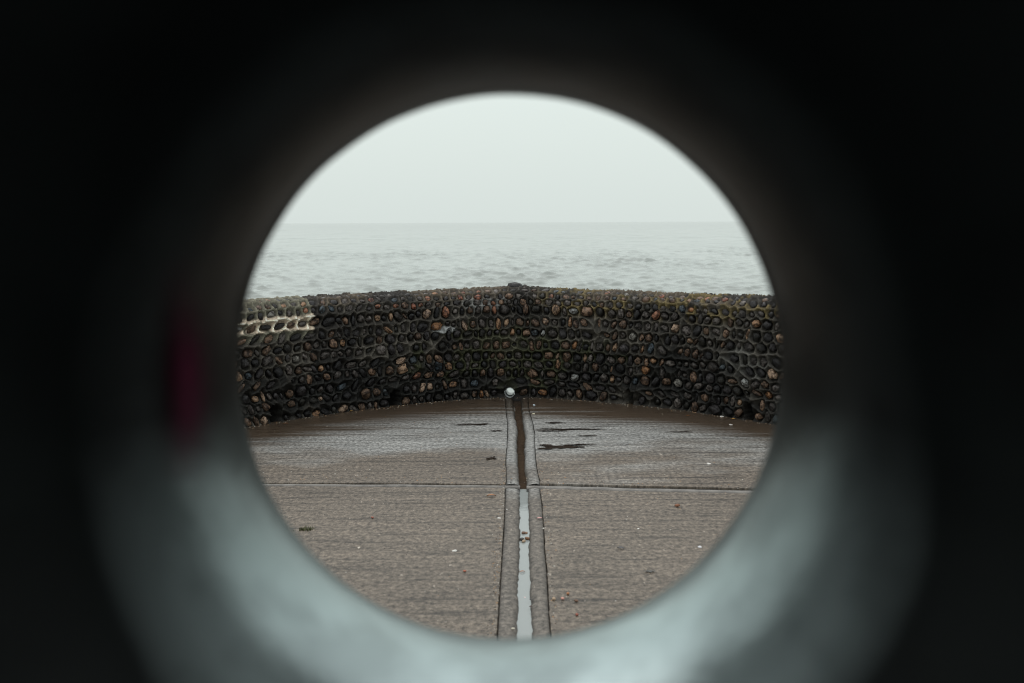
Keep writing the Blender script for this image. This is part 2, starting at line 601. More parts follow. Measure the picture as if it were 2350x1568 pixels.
course = np.sin((VV + 0.02 * (fbm(UU * 0.9, VV * 2) - 0.5) * 2) * 2 * math.pi / 0.17 + 1.0)
dep = 0.016 * ridge - 0.021 * groove * (1 - 0.6 * crown_f) - 0.016 * sstep(0.2, 1.0, course) * (1 - crown_f) + 0.005 * (fbm(UU * 26, VV * 26) - 0.5) + 0.014 * (fbm(UU * 3, VV * 3) - 0.5)
dep = np.where(d1 > 2.0, dep + 0.008, dep)
dep -= 0.012 * sstep(0.9, 0.6, d1)
# ledge of rough mortar along the foot
dep += 0.02 * sstep(0.03, 0.0, VV) * (0.4 + fbm(UU * 9, VV * 4))
inhole = np.zeros(UU.shape, bool)
for (hu, hw, hgt) in holes:
    hgt_l = hgt * (1 - 0.25 * ((UU - hu) / (hw / 2)) ** 2)
    inhole |= (np.abs(UU - hu - 0.006 * (fbm(UU * 20, VV * 20) - 0.5)) < hw / 2) & (VV < hgt_l)
dep = np.where(inhole, -0.20, dep)
P, N, T = wall_pt(UU, VV)
dep *= 1 - sstep(0.10, 0.19, VV - (height(UU) - SH + 0.185))
P = P + N * dep[..., None]
# colours of the mortar: dark wet cement with algae, lichen, lime and a pale repair
pxg = np.empty(nu)
for i in range(nu):
    pxg[i] = project(Vector((plan(ug[i])[0], plan(ug[i])[1], 0.5)))[0]
PX = np.repeat(pxg[:, None], nv, 1)
n1 = fbm(UU * 4, VV * 4); n2 = fbm(UU * 11 + 5, VV * 11); n3 = fbm(UU * 2 + 9, VV * 3 + 4)
Z = P[..., 2]
HT = height(UU)


def mixc(a, b, f):
    return a * (1 - f[..., None]) + np.array(b) * f[..., None]


colm = np.zeros(UU.shape + (3,)) + np.array((0.034, 0.031, 0.026))
colm = mixc(colm, (0.066, 0.060, 0.050), sstep(0.50, 0.66, n1) * 0.8)
colm = mixc(colm, (0.014, 0.013, 0.012), sstep(0.50, 0.40, n3) * 0.75)
# black algae film: blotches on the splash zone, measured from the photograph
for (ax, az, rx, rz) in ((640, 0.20, 180, .22), (800, .14, 160, .22), (960, .20, 150, .22), (1080, .12, 110, .12), (1250, .22, 120, .2), (1370, .26, 120, .2), (1560, .2, 130, .24), (1660, .12, 90, .16)):
    q = np.hypot((PX - ax) / rx, (VV - az) / rz) + (n2 - 0.5) * 1.6
    colm = mixc(colm, (0.012, 0.012, 0.011), sstep(1.05, 0.6, q) * 0.85)
# green algae round the middle
q = np.hypot((PX - 1180) / 230, (VV - 0.36) / 0.26) + (n2 - 0.5) * 1.8
colm = mixc(colm, (0.046, 0.050, 0.022), sstep(1.0, 0.4, q) * 0.5)
# ochre lichen on the right-hand crown, thin olive on the rest of it
q = sstep(1210, 1300, PX) * sstep(0.22, 0.10, HT - Z) * sstep(0.44, 0.56, n2)
colm = mixc(colm, (0.115, 0.088, 0.036), q * 0.8)
colm = mixc(colm, (0.075, 0.060, 0.042), crown_f * sstep(0.4, 0.6, n1) * 0.8)
# newer, paler pointing at upper left with a bare cream band
q = sstep(708, 703, PX + 8 * (n2 - 0.5)) * sstep(0.58, 0.61, VV)
colm = mixc(colm, (0.12, 0.115, 0.085), q * 0.85)
band = np.clip((PX - 545) / 160, 0, 1)
q = sstep(708, 704, PX) * sstep(0.655, 0.675, VV + 0.03 * (n2 - 0.5) + 0.02 * band) * sstep(0.775, 0.755, VV + 0.05 * (n1 - 0.5))
colm = mixc(colm, (0.70, 0.58, 0.45), q * 0.97 * sstep(0.25, 0.4, fbm(UU * 17, VV * 17)))
# lime runs
for (ax, az, rx, rz, f) in ((1005, 0.575, 34, 0.026, .8), (1100, 0.76, 55, .07, .3)):
    q = np.hypot((PX - ax) / rx, (VV - az) / rz) + (n2 - 0.5) * 1.5
    colm = mixc(colm, (0.30, 0.31, 0.31), sstep(1.0, 0.5, q) * f)
# grey cement repair lower right
q = np.hypot((PX - 1715) / 75, (VV - 0.42) / 0.14) + (n2 - 0.5) * 1.2
colm = mixc(colm, (0.12, 0.12, 0.112), sstep(1.0, 0.5, q) * 0.4)
colm = colm * (0.8 + 1.3 * ridge[..., None])          # algae is scoured off the raised ridges
colm = np.clip(colm, 0.004, 1)

dep_fade = None
F = grid_faces(nu, nv)
cu = UU.ravel()[F].mean(1); cv = VV.ravel()[F].mean(1)
F = F[np.hypot(cu - PIPE_UV[0], cv - PIPE_UV[1]) > 0.041]
# back of the wall (seaward) and down to the sea
front = P.reshape(-1, 3)
ub = ug
xb, yb, ab, bb = plan(ub)
BK = 0.335
back_top = np.stack([xb - bb * BK, yb + ab * BK, height(ub) - 0.02], -1)
back_mid = back_top.copy(); back_mid[:, 2] = 0.16
back_bot = back_top.copy(); back_bot[:, 2] = -0.02
nb = len(ub)
off = len(front)
Vb = np.concatenate([back_top, back_mid, back_bot])
Fb = []
for i in range(nb - 1):
    Fb.append((i * nv + nv - 1, (i + 1) * nv + nv - 1, off + i + 1, off + i))
    Fb.append((off + i, off + nb + i, off + nb + i + 1, off + i + 1))
    if not (ub[i] - 0.06 < PIPE_UV[0] < ub[i + 1] + 0.06):
        Fb.append((off + nb + i, off + 2 * nb + i, off + 2 * nb + i + 1, off + nb + i + 1))
allV = np.concatenate([front, Vb]); allF = np.concatenate([F, np.array(Fb)])
me = mesh_np('cobble_wall', allV, allF, M_MORTAR)
set_color(me, np.concatenate([colm.reshape(-1, 3), np.full((len(Vb), 3), 0.08)]))
# link crown to back
wall = link(bpy.data.objects.new('cobble_wall', me))
tag(wall, 'dark curved sea wall of round flint cobbles bedded in wet mortar', 'wall', kind='thing')


# ------------------------------------------------------------------ cobble shapes
def cobble_mesh(i):
    r = random.Random(100 + i)
    n = 9
    knapped = i >= 8
    ph = r.uniform(0, 6.28); e = r.uniform(2.0, 2.7)
    lob = [(r.uniform(-0.15, 0.15), r.uniform(0, 6.28)) for _ in range(3)]
    V, Fc = [], []
    for (rr, zz) in ((0.97, -0.35), (1.0, 0.12), (0.74, 0.70)):
        for k2 in range(n):
            t = ph + k2 * 2 * math.pi / n + (0.18 if zz == 0.12 else 0)
            sup = (abs(math.cos(t)) ** e + abs(math.sin(t)) ** e) ** (-1 / e)
            s = 1 + sum(a * math.cos((q + 2) * t + p) for q, (a, p) in enumerate(lob))
            jit = r.uniform(0.91, 1.08)
            V.append([rr * sup * s * math.cos(t) * jit, rr * sup * s * math.sin(t) * jit, zz * r.uniform(0.9, 1.1)])
    V.append([r.uniform(-0.1, 0.1), r.uniform(-0.1, 0.1), 1.0])
    if knapped:                                                   # a broken flint: one flat face
        nx, ny = r.uniform(-0.6, 0.6), r.uniform(-0.6, 0.6)
        for p in V:
            lim = 0.55 + nx * p[0] + ny * p[1]
            p[2] = min(p[2], lim)
    for q in (0, 1):
        for k2 in range(n):
            a, b = q * n + k2, q * n + (k2 + 1) % n
            Fc.append((a, b, b + n)); Fc.append((a, b + n, a + n))
    for k2 in range(n):
        Fc.append((2 * n + k2, 2 * n + (k2 + 1) % n, 3 * n))
    return np.array(V), np.array(Fc)


VAR = [cobble_mesh(i) for i in range(16)]
VMESH = [mesh_np('cobble', a, b, M_STONE) for a, b in VAR]


def stone_matrix(s):
    su, sv, a, b, tl, pr, col, var = s
    p, n, t = wall_pt(su, sv)
    p, n, t = Vector(p), Vector(n), Vector(t)
    up = n.cross(t).normalized()
    c, sn = math.cos(tl), math.sin(tl)
    X = t * c + up * sn; Y = up * c - t * sn
    p = p - n * 0.010
    return Matrix(((X.x * a, Y.x * b, n.x * pr * 1.25, p.x), (X.y * a, Y.y * b, n.y * pr * 1.25, p.y),
                   (X.z * a, Y.z * b, n.z * pr * 1.25, p.z), (0, 0, 0, 1)))


scored = []
for i, s in enumerate(stones):
    M = stone_matrix(s)
    q = project(M.translation)
    nrm = (M.to_3x3() @ Vector((0, 0, 1))).normalized()
    facing = max(0.0, nrm.dot((EYE - M.translation).normalized()))
    hid = math.hypot(q[0] - 1172, q[1] - 839) > 612 or q[2] < 1
    scored.append((0 if hid else s[2] * s[3] * facing / q[2] ** 2, i, M))
scored.sort(key=lambda t: -t[0])
N_PARTS = 299
mass_V, mass_F, mass_C, base_i = [], [], [], 0
for rank, (sc_, i, M) in enumerate(scored):
    s = stones[i]
    if rank < N_PARTS:
        o = bpy.data.objects.new('cobble', VMESH[s[7]])
        link(o, wall)
        o.matrix_basis = M
        o.color = (*s[6], 1)
    else:
        a, b = VAR[s[7]]
        Mn = np.array(M)
        vv = a @ Mn[:3, :3].T + Mn[:3, 3]
        mass_V.append(vv); mass_F.append(b + base_i); base_i += len(vv)
        mass_C.append(np.repeat(np.array([s[6]]), len(vv), 0))
me = mesh_np('cobble_mass', np.concatenate(mass_V), np.concatenate(mass_F), M_STONE_V)
set_color(me, np.concatenate(mass_C))
o = link(bpy.data.objects.new('cobble_mass', me), wall)
o['kind'] = 'stuff'
# the loose-looking flat stone bedded on the peak
p_peak = None
pu, _ = uv_of_px(1183, 655)
Pk, Nk, Tk = wall_pt(pu, float(height(pu)) - SH + 0.185 + 0.02)
o = bpy.data.objects.new('cobble', VMESH[3]); link(o, wall)
o.matrix_basis = Matrix.Translation(Vector(Pk) + Vector((0, 0, 0.004))) @ Matrix.Diagonal((0.068, 0.05, 0.040, 1))
o.color = (0.03, 0.03, 0.03, 1)
o['label'] = 'black flat stone bedded on the peak of the wall'

# drain pipe through the wall at the end of the gutter
def tube(name, p0, p1, r_out, r_in, mat, parent, n=28):
    d = (p1 - p0).normalized(); a = d.orthogonal().normalized(); b = d.cross(a)
    V, Fc = [], []
    for (p, r) in ((p0, r_out), (p1, r_out), (p1, r_in), (p0, r_in)):
        for k2 in range(n):
            t = 2 * math.pi * k2 / n
            V.append(p + a * r * math.cos(t) + b * r * math.sin(t))
    for q in range(4):
        for k2 in range(n):
            a0, a1 = q * n + k2, q * n + (k2 + 1) % n
            b0, b1 = ((q + 1) % 4) * n + k2, ((q + 1) % 4) * n + (k2 + 1) % n
            Fc.append((a0, a1, b1, b0))
    o = bpy.data.objects.new(name, mesh_np(name, V, Fc, mat))
    return link(o, parent)


pp, pn, pt = wall_pt(PIPE_UV[0], PIPE_UV[1])
pp = Vector(pp); pn = Vector(pn)
axis = (Vector((0.03, 1, 0)) * 1.0 + Vector((0, 0, -0.085))).normalized()
o = tube('drain_pipe', pp - axis * 0.030, pp + axis * 0.40, 0.0405, 0.0365, M_PIPE, wall)
o['label'] = 'white drain pipe through the foot of the wall'

# ------------------------------------------------------------------ groyne body, slabs, gutter
def prism(name, outline, z_top, z_bot, mat, parent=None, kind=None, bevel=0.0):
    bm = bmesh.new()
    top = [bm.verts.new((p[0], p[1], z_top)) for p in outline]
    bot = [bm.verts.new((p[0], p[1], z_bot)) for p in outline]
    bm.faces.new(top)
    n = len(top)
    rim = []
    for i in range(n):
        bm.faces.new((top[i], bot[i], bot[(i + 1) % n], top[(i + 1) % n]))
        rim.append(bm.edges.get((top[i], top[(i + 1) % n])))
    bmesh.ops.recalc_face_normals(bm, faces=bm.faces)
    if bevel > 0:
        bmesh.ops.bevel(bm, geom=rim, offset=bevel, segments=2, affect='EDGES', profile=0.6)
    bmesh.ops.triangulate(bm, faces=[f for f in bm.faces if len(f.verts) > 4])
    me = bpy.data.meshes.new(name); bm.to_mesh(me); bm.free()
    me.materials.append(mat)
    o = link(bpy.data.objects.new(name, me), parent)
    if kind: o['kind'] = kind
    return o


xo, yo, ao, bo = plan(np.linspace(U0, U1, 60))
Z_SEA = -5.0
outer = [(xo[i] - bo[i] * (BK + 0.01), yo[i] + ao[i] * (BK + 0.01)) for i in range(60)]
gr = prism('groyne', outer + [(outer[-1][0], -9.0), (outer[0][0], -9.0)], -0.045, Z_SEA - 1.5, M_GROYNE, None, 'structure')

# edges of the two gutter strips, followed on the photograph
c5 = lambda x, y: (1040.4 + x * 0.1952, 887.4 + y * 0.1952)
c6 = lambda x, y: (1071.0 + x * 0.2419, 1101.6 + y * 0.2419)


def track(a, b):
    pts = [ground(*c5(*p)) for p in a] + [ground(*c6(*p)) for p in b]
    yv = np.array([p.y for p in pts]); xv = np.array([p.x for p in pts]); o_ = np.argsort(yv)
    return yv[o_], xv[o_]


seamL = track([(612, 110), (615, 260), (635, 420), (635, 600), (615, 850), (622, 1100)], [(365, 90), (360, 300), (350, 500), (335, 700), (320, 950), (305, 1200), (290, 1480)])
gutL = track([(700, 130), (715, 250), (735, 380), (758, 500), (750, 700), (755, 900), (775, 1000), (783, 1150)], [(507, 90), (513, 300), (510, 500), (508, 700), (500, 950), (497, 1200), (490, 1500)])
gutR = track([(790, 130), (800, 250), (815, 400), (840, 550), (835, 750), (835, 950), (850, 1050), (855, 1150)], [(572, 90), (580, 250), (585, 450), (585, 700), (590, 900), (600, 1200), (608, 1480)])
seamR = track([(880, 130), (890, 260), (935, 420), (960, 560), (960, 700), (975, 900), (1000, 1030), (1018, 1100)], [(695, 90), (715, 220), (730, 400), (740, 650), (760, 850), (770, 1050), (785, 1300), (800, 1480)])


def edge_line(tr, y0, y1, dx=0.0, n=46, jit=0.0012):
    yy = np.linspace(y0, y1, n)
    xx = np.interp(yy, tr[0], tr[1])
    return [(float(x) + dx + random.gauss(0, jit), float(y)) for x, y in zip(xx, yy)]


# transverse joint: far and near edge
jU = [ground(563 + x * .3707, 918 + y * .3707) for x, y in ((-400, 507), (150, 512), (800, 513), (1610, 521))] + \
     [ground(1224 + x * .3709, 918 + y * .3709) for x, y in ((40, 515), (700, 532), (1350, 545), (1900, 560))]
jL = [ground(563 + x * .3707, 918 + y * .3707) for x, y in ((-400, 528), (150, 533), (800, 536), (1610, 543))] + \
     [ground(1224 + x * .3709, 918 + y * .3709) for x, y in ((40, 548), (700, 566), (1350, 577), (1900, 590))]
jf = lambda pts, x: float(np.interp(x, [p.x for p in pts], [p.y for p in pts]))
yj = lambda x: jf(jU, x)
yk = lambda x: jf(jL, x)

floor_z = 0.0
Y_NEAR = 2.2
wallx = lambda x: float(np.interp(x, xs, ysm)) + 0.05     # slabs run a little under the wall


def far_edge(x0, x1, n=60):
    return [(x, wallx(x)) for x in np.linspace(x0, x1, n)]


XL, XR = -3.9, 3.9
G = 0.0015
xsl = float(np.interp(7.0, *seamL)); xsr = float(np.interp(7.0, *seamR))
# far bay
o1 = edge_line(seamL, yj(-0.1) + G, 7.95, -G)
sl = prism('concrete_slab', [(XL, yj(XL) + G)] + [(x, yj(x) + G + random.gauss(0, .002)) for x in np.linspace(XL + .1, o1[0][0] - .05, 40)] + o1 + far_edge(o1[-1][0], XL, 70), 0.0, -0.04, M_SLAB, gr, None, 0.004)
o2 = edge_line(seamR, yj(0.12) + G, 7.93, G)
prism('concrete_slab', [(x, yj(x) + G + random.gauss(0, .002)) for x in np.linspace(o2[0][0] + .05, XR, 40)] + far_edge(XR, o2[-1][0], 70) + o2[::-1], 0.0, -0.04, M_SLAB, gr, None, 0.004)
# near bay
o3 = edge_line(seamL, Y_NEAR, yk(-0.1) - G, -G, 160)
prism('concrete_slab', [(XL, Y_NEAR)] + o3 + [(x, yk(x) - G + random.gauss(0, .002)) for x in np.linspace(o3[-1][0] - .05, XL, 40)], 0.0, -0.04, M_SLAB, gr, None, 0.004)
o4 = edge_line(seamR, Y_NEAR, yk(0.12) - G, G, 160)
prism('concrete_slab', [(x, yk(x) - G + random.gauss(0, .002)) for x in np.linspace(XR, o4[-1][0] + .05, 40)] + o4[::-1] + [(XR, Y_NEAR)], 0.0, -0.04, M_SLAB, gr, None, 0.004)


def strip_piece(tr_a, tr_b, y0, y1, sgn, n):
    """gutter strip: level next to the slab, its inner edge rolled down into the channel"""
    ya = np.linspace(y0, y1, n)
    xa = np.interp(ya, *tr_a); xb_ = np.interp(ya, *tr_b)
    prof = ((0.0, -0.035, 1), (0.0, -0.010, .8), (0.06, -0.005, .5), (0.16, -0.003, .25), (0.28, -0.002, 0), (0.6, -0.003, 0), (0.80, -0.006, .25), (0.95, -0.014, .7), (1.0, -0.034, 1))
    V, Dd = [], []
    for i in range(n):
        jj = (float(vnoise(ya[i] * 9, 3.3 + sgn)) - 0.5) * 0.010 + (float(vnoise(ya[i] * 30, 8.3 + sgn)) - 0.5) * 0.006
        for (t, z, dd) in prof:
            V.append((xa[i] + (xb_[i] + jj - xa[i]) * t, ya[i], z)); Dd.append(dd)
    Fc = grid_faces(n, len(prof))
    if sgn > 0: Fc = Fc[:, ::-1]
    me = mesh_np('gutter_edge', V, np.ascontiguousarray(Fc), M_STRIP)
    set_color(me, np.repeat(np.array(Dd)[:, None], 3, 1), 'Dirt')
    link(bpy.data.objects.new('gutter_edge', me), gr)


yj0, yk0 = yj(0.0) + 0.004, yk(0.0) - 0.004
strip_piece(seamL, gutL, yj0, 7.98, 1, 120)
strip_piece(seamR, gutR, yj0, 7.95, -1, 120)
strip_piece(seamL, gutL, Y_NEAR, yk0, 1, 360)
strip_piece(seamR, gutR, Y_NEAR, yk0, -1, 360)
# channel bed
bedy = np.linspace(Y_NEAR, 8.05, 300)
bl = np.interp(bedy, *gutL) - 0.03; br = np.interp(bedy, *gutR) + 0.03
V = []
for i, y in enumerate(bedy):
    for t in np.linspace(0, 1, 7):
        x = bl[i] + (br[i] - bl[i]) * t
        V.append((x, y, -0.034 + 0.006 * (float(fbm(x * 40, y * 14)) - 0.5) - 0.006 * math.sin(t * math.pi)))
o = link(bpy.data.objects.new('gutter_bed', mesh_np('gutter_bed', V, np.ascontiguousarray(grid_faces(300, 7)[:, ::-1]), M_BED)), gr)


# mortar beads in the transverse joint
def bead(x0, x1, seed):
    n = 90
    V = []
    prof = ((0.25, -0.04), (0.26, -0.010), (0.32, -0.002), (0.42, 0.002), (0.52, 0.0), (0.58, -0.010), (0.59, -0.04))
    for i, x in enumerate(np.linspace(x0, x1, n)):
        a, b = yk(x), yj(x)
        lift = (float(fbm(x * 5 + seed, 1.7)) - 0.5) * 0.008
        for (t, z) in prof:
            V.append((x, a + (b - a) * t + (float(vnoise(x * 14 + seed, t * 3)) - 0.5) * 0.008 * (0.255 < t < 0.585), z + lift * (0.255 < t < 0.585)))
    Fc = grid_faces(n, len(prof))
    link(bpy.data.objects.new('joint_bead', mesh_np('joint_bead', V, np.ascontiguousarray(Fc), M_BEAD)), gr)


def joint_bed(x0, x1):  # black sheet imitating the shadow in the gaps beside the bead
    V = []
    for x in np.linspace(x0, x1, 40):
        V += [(x, yk(x) - 0.02, -0.013), (x, yj(x) + 0.02, -0.013)]
    link(bpy.data.objects.new('joint_bed', mesh_np('joint_bed', V, np.ascontiguousarray(grid_faces(40, 2)), M_JOINTSHADE)), gr)


joint_bed(XL, float(np.interp(yk0, *gutL)))
joint_bed(float(np.interp(yk0, *gutR)), XR)
bead(XL, float(np.interp(yk0, *gutL)), 3.0)
bead(float(np.interp(yk0, *gutR)), XR, 11.0)

# water lying in the gutter
wy = np.linspace(Y_NEAR, yj0 - 0.05, 260)
V = []
for y in wy:
    a = float(np.interp(y, *gutL)) - 0.012; b = float(np.interp(y, *gutR)) + 0.012
    for t in (0, .25, .5, .75, 1): V.append((a + (b - a) * t, y, -0.0165))
o = link(bpy.data.objects.new('gutter_water', mesh_np('gutter_water', V, np.ascontiguousarray(grid_faces(260, 5)[:, ::-1]), M_GWATER)))
o['kind'] = 'structure'
wy = np.linspace(yj0 - 0.02, 7.9, 90)
V = []
for y in wy:
    a = float(np.interp(y, *gutL)) - 0.01; b = float(np.interp(y, *gutR)) + 0.01
    for t in (0, .5, 1): V.append((a + (b - a) * t, y, -0.030 + 0.002 * float(vnoise(y * 6, 2))))
o = link(bpy.data.objects.new('gutter_water', mesh_np('gutter_water', V, np.ascontiguousarray(grid_faces(90, 3)[:, ::-1]), M_TRICKLE)))
o['kind'] = 'structure'


# thin standing puddles, drawn out along the tamping marks
def puddle(px, py, wpx, hpx, seed):
    c = ground(px, py)
    e1 = ground(px + wpx / 2, py); e2 = ground(px, py - hpx / 2)
    a = (e1 - c).length; b = (e2 - c).length
    V, Fc = [], []
    rr_ = random.Random(int(seed * 10))
    for q in range(9):
        f = 1.0 if q == 0 else rr_.uniform(0.15, 0.55)
        ox = 0 if q == 0 else rr_.uniform(-0.9, 0.9) * a
        oy = 0 if q == 0 else rr_.uniform(-1.5, 1.5) * b
        n = 26; base = len(V)
        for k_ in range(n):
            t = 2 * math.pi * k_ / n
            w_ = f * (1 + rr_.uniform(-0.35, 0.25))
            V.append((c.x + ox + a * 0.8 * w_ * math.cos(t), c.y + oy + b * (0.8 if q == 0 else 0.5) * f ** 0.5 * (1 + rr_.uniform(-.3, .3)) * math.sin(t), 0.0035 + 0.0004 * q))
        Fc.append(tuple(range(base, base + n)))
    o = link(bpy.data.objects.new('puddle', mesh_np('puddle', V, Fc, M_PUDDLE)))
    o['kind'] = 'structure'


for i, (px, py, w, h) in enumerate(((1290, 1027, 92, 8), (1330, 1022, 100, 2), (1320, 986, 160, 3.4), (1270, 990, 70, 2), (1275, 971, 56, 2.2),
                                    (1128, 1053, 26, 5), (1140, 990, 34, 1.8), (1095, 975, 70, 2.2), (1350, 1001, 60, 1.6), (1060, 976, 50, 2.0),
                                    (1490, 1312, 26, 5), (1560, 992, 60, 1.5))):
    puddle(px, py, w, h, 5.3 * i + 1)

# added dark ground out of view, keeps reflections in the ring dark
def mat_dark_ground():
    m = NT('added_dark_ground')
    v = m.coord((1, 1, 1)); g = m.noise(v, 140, 3, 0.7); n = m.noise(v, 3, 4)
    col = m.mix(0.7, m.ramp(n, [(0.3, 0.025), (0.7, 0.05)]), m.ramp(g, [(0.3, 0.5), (0.7, 1.4)]), 'MULTIPLY')
    return m.set(Base_Color=col, Roughness=0.6, Normal=m.bump(g, 0.6, 0.004))


o = prism('unseen_dark_ground', [(XL, -8.9), (XR, -8.9), (XR, Y_NEAR - 0.01), (XL, Y_NEAR - 0.01)], 0.0, -0.04, mat_dark_ground(), None, 'structure', 0.004)

# ------------------------------------------------------------------ sea
dist = [24.0]
while dist[-1] < 40000:
    d = dist[-1]
    dist.append(d * (1.02 if d <= 52 else 1.0034 if d < 82 else 1.0028 if d < 420 else 1.0048 if d < 1100 else 1.012 if d < 2500 else 1.05))
dist = np.array(dist)
angs = np.concatenate([np.linspace(R(-80), R(-22), 50)[:-1], np.linspace(R(-22), R(22), 480), np.linspace(R(22), R(80), 50)[1:]])
na = len(angs)
DD, AA = np.meshgrid(dist, angs, indexing='ij')
SX = DD * np.tan(AA); SY = DD
SZ = np.zeros(SX.shape)
dstep = np.gradient(dist)[:, None]
xstep = dist[:, None] * np.gradient(np.tan(angs))[None, :]
wr = random.Random(5)
group_env = 0.45 + 1.1 * fbm(SX * 0.09 + 3, SY * 0.025, 4) ** 1.5
for kq in range(90):
    lam = 0.62 * (3.6 / 0.62) ** wr.random()
    th = R(-90) + wr.gauss(0, R(40)) + R(8)
    kx, ky = math.cos(th) * 2 * math.pi / lam, math.sin(th) * 2 * math.pi / lam
    amp = 0.0041 * lam ** 0.7
    ph = wr.uniform(0, 6.28)
    wgt = np.clip((lam / np.maximum(dstep, 1e-3) - 2.5) / 3, 0, 1) * np.clip((lam / abs(kx * lam / 6.283 + 1e-6) / xstep - 2.5) / 3, 0, 1)
    arg = kx * SX + ky * SY + ph + 0.8 * vnoise(SX * 0.03 + kq, SY * 0.03)
    SZ += amp * wgt * (np.sin(arg) + 0.25 * np.sin(2 * arg + 1.57))
SZ = SZ * group_env
sg = SZ.std()
SZ = np.where(SZ > 0, SZ + 0.45 * SZ ** 2 / sg, SZ * 0.75)
for kq in range(50):                                     # longer swell, what one sees far out
    lam = 4.0 * (22.0 / 4.0) ** wr.random()
    th = R(-90) + wr.gauss(0, R(28))
    kx, ky = math.cos(th) * 2 * math.pi / lam, math.sin(th) * 2 * math.pi / lam
    wgt = np.clip((lam / np.maximum(dstep, 1e-3) - 2.0) / 2, 0, 1) * sstep(150, 420, DD)
    SZ += 0.0024 * lam ** 0.8 * wgt * np.sin(kx * SX + ky * SY + wr.uniform(0, 6.28) + 0.8 * vnoise(SX * 0.01 + kq, SY * 0.01))
V = np.stack([SX, SY, Z_SEA + SZ], -1).reshape(-1, 3)
Fg = grid_faces(len(dist), na)[:, ::-1]
sea = link(bpy.data.objects.new('sea', mesh_np('sea', V, np.ascontiguousarray(Fg), M_SEA)))
sea['kind'] = 'structure'
# the rest of the water round the groyne
bmV = [(-40000, -30000, Z_SEA - 0.35), (40000, -30000, Z_SEA - 0.35), (40000, 40000, Z_SEA - 0.35), (-40000, 40000, Z_SEA - 0.35)]
o = link(bpy.data.objects.new('sea', mesh_np('sea', bmV, [(0, 1, 2, 3)], M_SEA)))
o['kind'] = 'structure'

# ------------------------------------------------------------------ ring sculpture right in front of the lens
RING_S = 0.70                # size of the ring
RING_D = 1.00 * RING_S                 # distance to the middle of the ring
c_dir = ray(1170, 896)
RC = EYE + c_dir * (RING_D / c_dir.y)
BORE, TUBE = 0.293, 0.40
ring = bpy.data.objects.new('ring_sculpture', None)
link(ring)
ring.location = (RC.x, RC.y, 0)
tag(ring, 'dark patinated bronze ring with a wide round hole, out of focus close by', 'sculpture')
nm, nt = 240, 120
V = []
for i in range(nm):
    a = 2 * math.pi * i / nm
    for j in range(nt):
        t = 2 * math.pi * j / nt
        ct, st = math.cos(t), math.sin(t)
        e_ = 2.0
        rr = BORE + TUBE - TUBE * ct
        w = 0.006 * (float(fbm(6 + 2.5 * math.cos(a), 6 + 2.5 * math.sin(a) + 2 * st, 3)) - 0.5)
        V.append(((rr + w) * math.cos(a), TUBE * 0.95 * st + w, (rr + w) * math.sin(a)))
Fc = []
for i in range(nm):
    for j in range(nt):
        Fc.append((i * nt + j, ((i + 1) % nm) * nt + j, ((i + 1) % nm) * nt + (j + 1) % nt, i * nt + (j + 1) % nt))
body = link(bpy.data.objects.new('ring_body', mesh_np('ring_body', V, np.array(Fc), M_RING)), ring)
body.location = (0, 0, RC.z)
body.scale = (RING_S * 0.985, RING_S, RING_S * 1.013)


def on_ring(px, py):
    """where the sight line through a spot on the photograph meets the ring (ring space)"""
    d = ray(px, py); p = EYE.copy(); c = Vector((RC.x, RC.y, RC.z))
    for _ in range(80):
        q = (p - c) / RING_S
        m_ = math.hypot(math.hypot(q.x, q.z) - (BORE + TUBE), q.y / 0.95) - (TUBE + 0.010)
        if m_ < 0.0006: break
        p = p + d * m_ * 0.9 * RING_S
    return (p - c) / RING_S


# soft red smear on the left of the bore, fading towards its edges
V, A = [], []
n1_, n2_ = 26, 16
for i in range(n1_):
    for j in range(n2_):
        a_, b_ = i / (n1_ - 1), j / (n2_ - 1)
        V.append(on_ring(305 + 190 * b_ + 25 * math.sin(a_ * 2.6), 600 + 500 * a_))
        A.append(math.exp(-((b_ - 0.5) / 0.20) ** 2) * math.exp(-((a_ - 0.56) / 0.31) ** 2))
m = NT('soft_red')
at_ = m.n('Attribute', attribute_name='Col')
nz = m.noise(m.coord((1, 1, 1)), 30, 4)
m.set(Base_Color=(0.048, 0.001, 0.015), Roughness=0.6, Specular_IOR_Level=0.1,
      Alpha=m.math('MULTIPLY', at_.outputs['Fac'], m.ramp(nz, [(0.2, 0.7), (0.5, 1.0)])))
me = mesh_np('red_smear', V, grid_faces(n1_, n2_), m.m)
set_color(me, np.repeat(np.array(A)[:, None], 3, 1))
o = link(bpy.data.objects.new('red_smear', me), body)
o['label'] = 'soft red smear'
# plinth it stands on
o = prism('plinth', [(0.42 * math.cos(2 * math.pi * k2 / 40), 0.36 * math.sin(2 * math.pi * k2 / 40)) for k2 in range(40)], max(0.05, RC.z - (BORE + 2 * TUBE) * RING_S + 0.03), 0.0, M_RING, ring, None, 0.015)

# ------------------------------------------------------------------ small litter on the floor
c7 = lambda x, y: (563 + x * 0.3707, 918 + y * 0.3707)
c8 = lambda x, y: (1224 + x * 0.3709, 918 + y * 0.3709)
c4 = lambda x, y: (1438.1 + x * 0.2342, 636.5 + y * 0.2342)
c1 = lambda x, y: (526.3 + x * 0.2342, 636.5 + y * 0.2342)
c3 = lambda x, y: (1162.7 + x * 0.2342, 636.5 + y * 0.2342)
_lm = {}


def lit_mat(c, rough=0.45):
    if c not in _lm: _lm[c] = mat_plain('litter_%d' % len(_lm), c, rough)
    return _lm[c]


